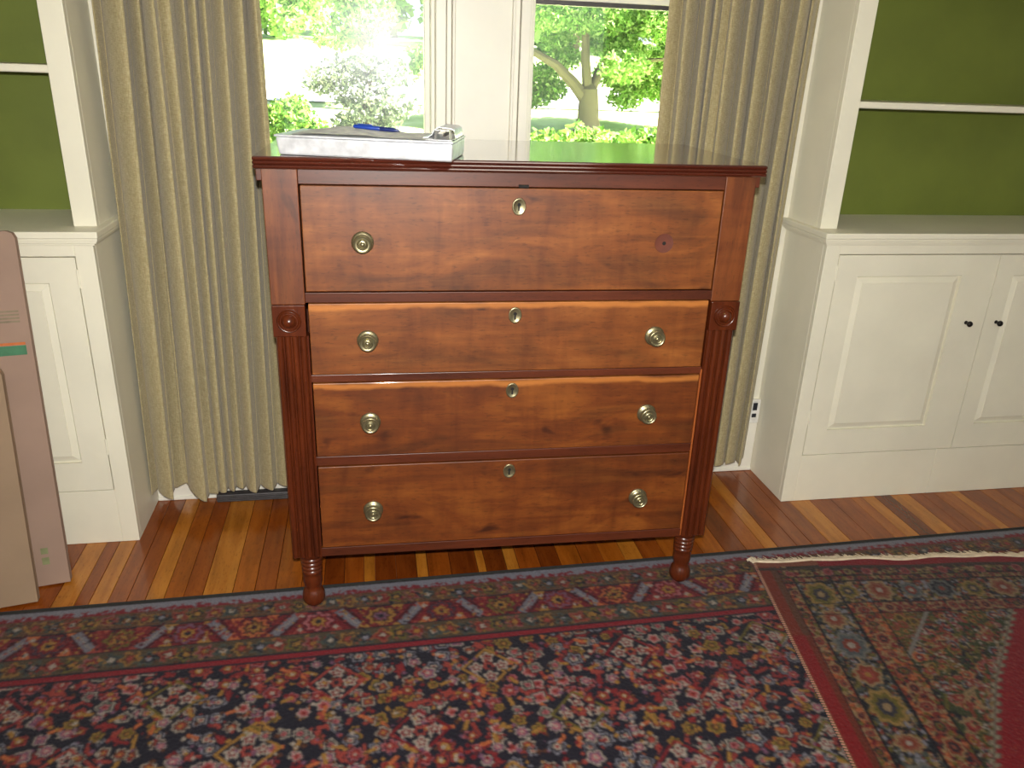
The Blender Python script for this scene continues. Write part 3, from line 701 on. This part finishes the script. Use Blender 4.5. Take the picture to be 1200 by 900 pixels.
# ================================================================== RUGS (knot by knot colour on a fine grid)
class Canvas:
    def __init__(s, S_, T_, base, seed):
        s.S, s.T = S_, T_; s.c = np.zeros((len(T_), len(S_), 3)); s.c[:] = lin(base); s.r = np.random.default_rng(seed)
    def put(s, cs, ct, rad, fn, col):
        i0, i1 = np.searchsorted(s.S, (cs-rad, cs+rad)); j0, j1 = np.searchsorted(s.T, (ct-rad, ct+rad))
        if i1 <= i0 or j1 <= j0: return
        dx, dy = np.meshgrid(s.S[i0:i1]-cs, s.T[j0:j1]-ct)
        m = fn(dx, dy); s.c[j0:j1, i0:i1][m] = lin(col)
    def band(s, t0, t1, col):
        j0, j1 = np.searchsorted(s.T, (t0, t1)); s.c[j0:j1] = lin(col)
    def bandS(s, a, b_, col, t0=0, t1=9):
        i0, i1 = np.searchsorted(s.S, (a, b_)); j0, j1 = np.searchsorted(s.T, (t0, t1)); s.c[j0:j1, i0:i1] = lin(col)
    def flower(s, cs, ct, r_, cols, n=6, amp=.18, rot=0, sy=1.0):
        for k, cc in cols:
            s.put(cs, ct, r_*1.3, lambda x, y: np.hypot(x, y/sy) < r_*k*(1+amp*np.cos(n*(np.arctan2(y, x)+rot))), cc)
    def bar(s, cs, ct, l_, w_, rot, col):
        c_, s_ = cos(rot), sin(rot)
        s.put(cs, ct, l_, lambda x, y: (abs(x*c_+y*s_) < l_/2) & (abs(-x*s_+y*c_) < w_/2), col)
    def diamond(s, cs, ct, a, b_, w_, col):
        s.put(cs, ct, max(a, b_)*1.1, lambda x, y: abs(abs(x)/a+abs(y)/b_-1) < w_, col)
    def tri(s, cs, ct, a, up, col):
        s.put(cs, ct, a*1.3, lambda x, y: (y*up > -a*.5) & (abs(x) < (a*.5-y*up)*.55), col)
def rug_mesh(name, cv_, place, hgt, parent=None, seed=1, k_=.64):
    S_, T_ = cv_.S, cv_.T; nS, nT = len(S_), len(T_)
    r_ = np.random.default_rng(seed)
    g, h = np.meshgrid(S_, T_)
    z = np.full(g.shape, hgt)+r_.normal(0, .0003, g.shape)
    x, y = place(g, h)
    v = np.stack([x, y, z], -1).reshape(-1, 3)
    # rim that closes the sides down to the floor
    ring = np.concatenate([np.arange(nS), np.arange(1, nT)*nS+nS-1, (nT-1)*nS+np.arange(nS-2, -1, -1), np.arange(nT-2, 0, -1)*nS])
    low = v[ring].copy(); low[:, 2] = hgt-.0085
    nv = len(v); v = np.concatenate([v, low])
    a = (np.arange(nT-1)[:, None]*nS+np.arange(nS-1)[None]).ravel()
    q = np.stack([a, a+nS, a+nS+1, a+1], 1)
    nr = len(ring); k = np.arange(nr); k2 = (k+1) % nr
    q2 = np.stack([ring[k], ring[k2], nv+k2, nv+k], 1)
    q = np.concatenate([q, q2]).astype(np.int32)
    me = bpy.data.meshes.new(name); me.vertices.add(len(v)); me.vertices.foreach_set('co', v.ravel())
    me.loops.add(q.size); me.loops.foreach_set('vertex_index', q.ravel()); me.polygons.add(len(q))
    me.polygons.foreach_set('loop_start', np.arange(0, q.size, 4, dtype=np.int32)); me.update(calc_edges=True)
    col = np.ones((len(v), 4), np.float32)
    cc = cv_.c; bl = cc.copy(); bl[1:-1, 1:-1] = (cc[1:-1, 1:-1]*2+cc[:-2, 1:-1]+cc[2:, 1:-1]+cc[1:-1, :-2]+cc[1:-1, 2:])/6
    c = bl*k_*(1+r_.normal(0, .10, cv_.c.shape[:2])[..., None])
    col[:nv, :3] = np.clip(c, 0, 1).reshape(-1, 3); col[nv:, :3] = lin((40, 34, 30))
    at = me.color_attributes.new('Col', 'FLOAT_COLOR', 'POINT'); at.data.foreach_set('color', col.ravel())
    return link(name, me, 'rug', parent)
NAVY, RED, SAL, PINK, WHT, GOLD, OLV, MAUVE, GRB = (38, 36, 48), (128, 34, 40), (160, 68, 60), (176, 104, 110), (206, 194, 178), (166, 122, 58), (112, 100, 44), (124, 84, 108), (140, 138, 150)
TEAL, BRN, ORG = (76, 84, 78), (96, 58, 40), (190, 104, 62)

# --- the large rug
Sg = np.concatenate([np.arange(-1.95, -1.45, .05), np.arange(-1.45, 2.25, .0032), np.arange(2.25, 2.7, .05)])
Tg = np.concatenate([np.arange(0, 1.16, .0032), np.arange(1.16, 2.9, .05)])
A = Canvas(Sg, Tg, NAVY, 5); R_ = random.Random(12)
F0 = .300
per_s, per_t = .354, .30; WHT = (172, 160, 148)
def palm(s_, t_, r_, pal, rot, n=5):
    A.flower(s_, t_, r_, [(1.22, NAVY), (1.0, pal[0]), (.80, pal[1]), (.50, pal[2]), (.24, pal[3])], n, .16, rot)
pals = [(WHT, PINK, SAL, RED), (WHT, MAUVE, PINK, WHT), (GOLD, OLV, BRN, GOLD), (PINK, RED, SAL, WHT), (GRB, NAVY, WHT, SAL), (WHT, TEAL, PINK, RED), (SAL, RED, GOLD, WHT), (WHT, BRN, SAL, GOLD)]
# red trellis and stems
for i in range(-12, 26):
    for j in range(0, 14):
        s_, t_ = i*.088, F0+j*.075
        if R_.random() < .85:
            
            for _ in range(3):
                ss, tt, an = s_+R_.uniform(-.04, .04), t_+R_.uniform(-.03, .03), R_.uniform(0, 3.1); cc_ = SAL if R_.random() < .5 else (140, 44, 46)
                A.flower(ss, tt, R_.uniform(.007, .013), [(1, cc_)], R_.choice((3, 4, 5)), .35, an); A.bar(ss, tt, .045, .008, an, cc_)
        if R_.random() < .7: A.bar(s_+.044, t_+.037, .042, .009, R_.uniform(0, 3.1), (150, 58, 52) if R_.random() < .75 else GOLD)
for i in range(-6, 9):
    for j in range(-1, 6):
        s0, t0 = .191+i*per_s+(j % 2)*per_s/2, .375+j*per_t/2*1.15
        if t0 < F0-.1 or t0 > 1.6: continue
        lat = (GOLD, RED, OLV, SAL)[(i+2*j) % 4]
        A.flower(s0, t0, .060, [(1, NAVY)], 4, .1)
        for q in range(36):   # a spray of palmettes and leaves round the diamond, mirrored left and right
            ang = q*2.399; rad = .058+.0080*q**.9
            du, dv = rad*cos(ang)*.9, rad*sin(ang)*.72
            rr = random.Random(q*7+j); pal = pals[(q+(i*3+j) % 5) % 8]; sz = .0110+.0085*rr.random()
            palm(s0+du+R_.uniform(-.006, .006), t0+dv+R_.uniform(-.006, .006), sz, pal, ang, (4, 5, 6, 8)[q % 4])
            if q % 3 == 0: A.bar(s0+du*1.12, t0+dv*1.2, .028, .009, ang, (GOLD, ORG, PINK)[q % 3 if q % 2 else 1])
        A.diamond(s0, t0, .064, .060, .075, lat)
        for du, dv in ((.03, 0), (-.03, 0), (0, .032), (0, -.032)):
            A.flower(s0+du, t0+dv, .0155, [(1, WHT), (.62, RED), (.36, WHT)], 5, .22, pi/2)
        A.flower(s0, t0, .014, [(1, SAL), (.5, NAVY)], 6)
for _ in range(5200):
    s_, t_ = R_.uniform(-1.45, 2.25), R_.uniform(F0, 1.15); A.flower(s_, t_, R_.uniform(.003, .006), [(1, R_.choice((NAVY, RED, SAL, WHT, GOLD, NAVY, MAUVE, BRN)))], 4, .2)
# border bands
def guard(t0, t1, base, seed):
    A.band(t0, t1, base); rr = random.Random(seed); tc = (t0+t1)/2; h_ = (t1-t0)/2; s_ = -1.9; k = 0
    while s_ < 2.65:
        pal = (((150, 112, 60), BRN, SAL), (TEAL, NAVY, GRB), ((150, 76, 60), RED, WHT), (OLV, NAVY, GOLD), ((146, 92, 90), RED, GOLD), (TEAL, (58, 66, 70), WHT))[k % 6]
        A.flower(s_, tc+rr.uniform(-.004, .004), h_*.74, [(1, pal[0]), (.68, pal[1]), (.36, pal[2])], (5, 6, 4)[k % 3], .24, rr.random()*6)
        A.bar(s_+.021, tc, .034, .008, rr.choice((.9, -.9)), rr.choice((NAVY, BRN, GOLD, RED))); s_ += .042; k += 1
    for _ in range(1100):
        A.flower(rr.uniform(-1.45, 2.25), rr.uniform(t0+.003, t1-.003), rr.uniform(.0025, .005), [(1, rr.choice((NAVY, (140, 76, 60), BRN, base, base, TEAL, (150, 112, 60))))], 4, .2)
A.band(0, .010, (34, 32, 30)); A.band(.010, .034, GRB); A.band(.034, .046, (136, 36, 48))
for _ in range(1200): A.flower(R_.uniform(-1.45, 2.25), R_.uniform(.030, .040), .005, [(1, R_.choice((GRB, (136, 36, 48))))], 4)
guard(.048, .104, (104, 74, 54), 3); A.band(.104, .109, NAVY)
A.band(.109, .190, (122, 34, 42))
for k in range(-12, 18):
    s_ = -.054+k*.157; col = (GOLD, (70, 50, 66), OLV, MAUVE, ORG, PINK)[k % 6]; t_ = .149
    A.flower(s_, t_, .040, [(1, (92, 30, 40)), (.86, (128, 46, 50))], 8, .06)
    A.flower(s_, t_, .034, [(1, col), (.74, RED if k % 2 else BRN), (.5, GOLD if col != GOLD else MAUVE), (.22, NAVY)], 8, .14)
    for du, dv in ((.045, .026), (-.045, .026), (.045, -.026), (-.045, -.026)):
        A.tri(s_+du, t_+dv, .03, 1 if dv < 0 else -1, (GOLD, ORG, SAL)[k % 3])
        A.flower(s_+du*.96, t_+dv, .007, [(1, WHT if k % 2 else RED)], 4)
    sg = 1 if k % 2 else -1; sb = s_+.0785
    A.bar(sb, t_, .098, .042, sg*.93, (78, 24, 36)); A.bar(sb, t_, .094, .024, sg*.93, (124, 122, 134)); A.bar(sb, t_, .06, .006, sg*.93, (150, 140, 138))
for _ in range(1500): A.flower(R_.uniform(-1.45, 2.25), R_.uniform(.11, .189), R_.uniform(.0025, .0045), [(1, R_.choice((RED, SAL, NAVY, RED, (90, 28, 38), GOLD)))], 4, .2)
A.band(.190, .195, NAVY); guard(.195, .256, (88, 74, 56), 9); A.band(.256, .262, NAVY); A.band(.262, .276, (142, 36, 46)); A.band(.276, .282, NAVY)
rugA = rug_mesh('persian_rug', A, lambda g, h: (g*.9998+h*.0197, -.5560+.0197*g-h), .0095, None, 3)
rugA = tag(rugA, 'large red and navy oriental rug with flowered border, under the front feet of the chest', 'rug')
# the dark bound edge, slightly thicker than the pile
MB().tube([(x, -.5565+.0197*x, .0055) for x in np.linspace(-1.95, 2.68, 60)], .0065, 8).build('bound_edge', 'binding', rugA)

# --- the small rug lying over it, askew
Sg = np.concatenate([np.arange(0, .95, .0032), np.arange(.95, 1.15, .04)]); Tg = np.concatenate([np.arange(0, .98, .0032), np.arange(.98, 1.7, .05)])
A = Canvas(Sg, Tg, (34, 36, 44), 8); R_ = random.Random(31)
def sprinkle(n_, s0, s1, t0, t1, cols, a=.003, b_=.007):
    for _ in range(n_): A.flower(R_.uniform(s0, s1), R_.uniform(t0, t1), R_.uniform(a, b_), [(1, R_.choice(cols))], R_.choice((4, 5, 6)), .25, R_.random()*6)
def motif(s_, t_, r_, pal): A.flower(s_, t_, r_, [(1, pal[0]), (.78, pal[1]), (.5, pal[2]), (.24, pal[3])], R_.choice((7, 8, 9)), .11, R_.random()*6, R_.choice((.8, 1.15, 1.3)))
DG, TAN, RST = (62, 74, 44), (162, 134, 98), (140, 60, 42)
pal2 = [(TAN, RED, SAL, TAN), (SAL, RST, GOLD, NAVY), (GRB, NAVY, SAL, WHT), (OLV, DG, GOLD, RED), (PINK, RED, WHT, SAL), (GOLD, OLV, BRN, GOLD), (TAN, ORG, RED, WHT)]
# field: olive and navy ground with dense flowers, bounded by the red medallion
g, h = np.meshgrid(Sg, Tg)
A.c[:] = lin((44, 46, 38))
sprinkle(2600, .28, .95, .25, .98, (DG, NAVY, OLV, BRN, DG, (70, 76, 46)), .006, .014)
for _ in range(430): motif(R_.uniform(.29, .9), R_.uniform(.26, .97), R_.uniform(.010, .021), R_.choice(pal2))
for _ in range(160): A.bar(R_.uniform(.29, .9), R_.uniform(.26, .97), .05, .008, R_.uniform(0, 3), R_.choice((DG, OLV, RST, TAN)))
sprinkle(2600, .28, .95, .25, .98, (TAN, RST, RED, DG, NAVY, WHT, SAL), .002, .005)
# corner spandrel, cut off by a pale stepped line running down to the left border
d_ = (g-.40)+(h-.265)*.80
sp = (d_ < 0) & (g > .275) & (h > .25)
rs = np.random.default_rng(2)
A.c[sp & (rs.random(g.shape) < .55)] = lin((108, 92, 44))
for _ in range(60):
    s_ = R_.uniform(.27, .40); t_ = R_.uniform(.26, .46)
    if (s_-.40)+(t_-.265)*.8 < -.02: motif(s_, t_, .013, R_.choice(((OLV, DG, GOLD, RST), (SAL, RST, OLV, RED), (GOLD, OLV, BRN, DG))))
A.c[(abs(d_) < .0065) & (h > .25)] = lin((140, 134, 128))
# red medallion edge leaning across the field
me_ = .655-(h-.267)*.70
me2 = np.where(h < .52, .655-(h-.267)*.79, .455-(h-.52)*.62)
st = .006*np.sign(np.sin(h*260))
edge = g-me2-st
A.c[(edge > -.019) & (edge <= 0) & (h > .25)] = lin((118, 112, 98))
A.c[(abs(edge+.0095) < .003) & (h > .25)] = lin((170, 156, 132))
redm = (edge > 0) & (h > .25)
A.c[redm] = lin((150, 22, 34))
A.c[redm & (rs.random(g.shape) < .035)] = lin((182, 84, 62))
# guards and main border, first along the top then down the left side
def run(axis, a0, a1, b0, b1, base, step, rad, pals_, fill):
    if axis == 'S': A.bandS(b0, b1, base, a0, a1)
    k = 0; u = a0+step*.5
    if axis == 'T':
        j0, j1 = np.searchsorted(Tg, (b0, b1)); i0, i1 = np.searchsorted(Sg, (a0, a1)); A.c[j0:j1, i0:i1] = lin(base)
    c_ = (b0+b1)/2
    P_ = (lambda u_, v_: (u_, v_)) if axis == 'T' else (lambda u_, v_: (v_, u_))
    lo_, hi_ = (a0, min(a1, .95 if axis == 'T' else .97))
    for _ in range(int((hi_-lo_)*(b1-b0)*26000)):
        A.flower(*P_(R_.uniform(lo_, hi_), R_.uniform(b0+.003, b1-.003)), R_.uniform(.003, .007), [(1, R_.choice(fill))], 5, .25, R_.random()*6)
    while u < hi_:
        motif(*P_(u, c_+R_.uniform(-.003, .003)), rad*(1 if k % 2 == 0 else .78), pals_[k % len(pals_)]); u += step; k += 1
GP = [(TAN, RED, (146, 80, 62), NAVY), ((150, 86, 66), NAVY, OLV, RED), (TAN, RST, NAVY, (146, 80, 62))]
NP = [((108, 110, 110), NAVY, (76, 82, 86), RST), ((160, 128, 70), OLV, (58, 56, 66), TAN), (TAN, (146, 88, 66), RST, WHT), ((120, 118, 112), (88, 94, 98), RST, WHT)]
EW = lambda t_: .0
run('T', .09, 1.2, .085, .108, (92, 50, 44), .048, .0125, GP, (TAN, NAVY, RED, OLV))
run('T', .09, 1.2, .110, .205, (34, 36, 46), .092, .036, NP, (NAVY, (30, 32, 40), TAN, GRB, RST, OLV))
run('T', .20, 1.2, .208, .250, (122, 44, 42), .046, .0165, GP, (RST, TAN, RED, NAVY))
run('S', .03, 1.8, .058, .088, (140, 60, 40), .05, .0150, GP, (ORG, TAN, RED, OLV, NAVY))
run('S', .115, 1.8, .092, .196, (32, 36, 46), .104, .042, [NP[1], NP[2], NP[3], (TAN, RST, SAL, GOLD)], (NAVY, (30, 32, 40), TAN, GRB, RST, OLV, TEAL))
run('S', .21, 1.8, .200, .275, (132, 56, 40), .058, .0215, GP, (ORG, TAN, RED, OLV, NAVY, RST))
for s_ in (.056, .089, .198, .276): A.bandS(s_, s_+.0045, (34, 30, 36), .03, 1.8)
for t_ in (.083, .108, .206, .2505): A.band(t_, t_+.0042, (36, 30, 36))
A.band(0, .030, (148, 84, 62)); 
i0 = np.searchsorted(Sg, .19)
A.c[:np.searchsorted(Tg, .036), i0:] = lin((150, 24, 36)); A.bandS(.0, .006, TAN, 0, 1.8)
A.bandS(.006, .036, (134, 52, 36), .03, .33); A.bandS(.036, .056, (104, 66, 48), .03, .33); A.bandS(.006, .040, (146, 30, 34), .33, 1.8); A.bandS(.040, .056, (120, 52, 36), .33, 1.8); A.bandS(.0545, .058, (60, 30, 34), .03, 1.8)
A.band(.036, .050, (70, 56, 48)); 
run('T', .06, 1.2, .052, .083, (58, 44, 48), .058, .0135, [(PINK, RED, SAL, NAVY), (TAN, OLV, NAVY, RED)], (TAN, OLV, BRN, NAVY, RED))
O2 = (1.025, -.603); U2 = (.997, -.078); V2 = (-.17, -.985)
def place2(g_, h_):
    wv = .004*np.sin(g_*17)*np.exp(-h_*12)
    return O2[0]+g_*U2[0]+(h_+wv)*V2[0], O2[1]+g_*U2[1]+(h_+wv)*V2[1]
rugB = rug_mesh('small_rug', A, place2, .0205, None, 6, .54)
tag(rugB, 'smaller dark oriental rug with red centre and frayed edge, lying askew over the large rug', 'rug')
# cut fringe along the top edge and the whipped cord down the side
r_ = random.Random(5); fm = MB()
for k in range(900):
    u = r_.uniform(-.004, .93); x, y = place2(np.array(u), np.array(0.0)); ln = r_.uniform(.008, .026)*(1.4 if r_.random() < .15 else 1); sx = r_.uniform(-.007, .007)
    fm.tube([(x-.0*V2[0], y-.003, .0185), (x+sx*.5, y+ln*.5, .0180), (x+sx, y+ln, .0128)], [.0018, .0014, .0007], 4)
for pts in ([(u, .004+.003*sin(u*23)) for u in np.linspace(0, .2, 20)], [(u, .006+.004*sin(u*31)) for u in np.linspace(.18, .93, 60)]):
    fm.tube([(*(float(q) for q in place2(np.array(u), np.array(t_))), .0215) for u, t_ in pts], .0045, 6)
for k in range(60):
    a = r_.uniform(0, 6.28); q = r_.uniform(.003, .016)
    fm.tube([(1.025, -.603, .020), (1.025+q*.6*cos(a), -.600+q*.6*sin(a), .026), (1.025+q*cos(a), -.600+q*sin(a), .019)], .0016, 4)
f_ = fm.build('fringe', 'fringe', rugB, angle=80); f_['kind'] = 'stuff'
sm_ = MB()
for k in range(210):
    t_ = k*.0078; p0 = [float(q) for q in place2(np.array(-.0025), np.array(t_))]; p1 = [float(q) for q in place2(np.array(.0035), np.array(t_+.005))]
    sm_.tube([(*p0, .0185), (*p1, .0218)], .0011, 4)
o_ = sm_.build('overcast_stitching', 'stitch', rugB, angle=80); o_['kind'] = 'stuff'
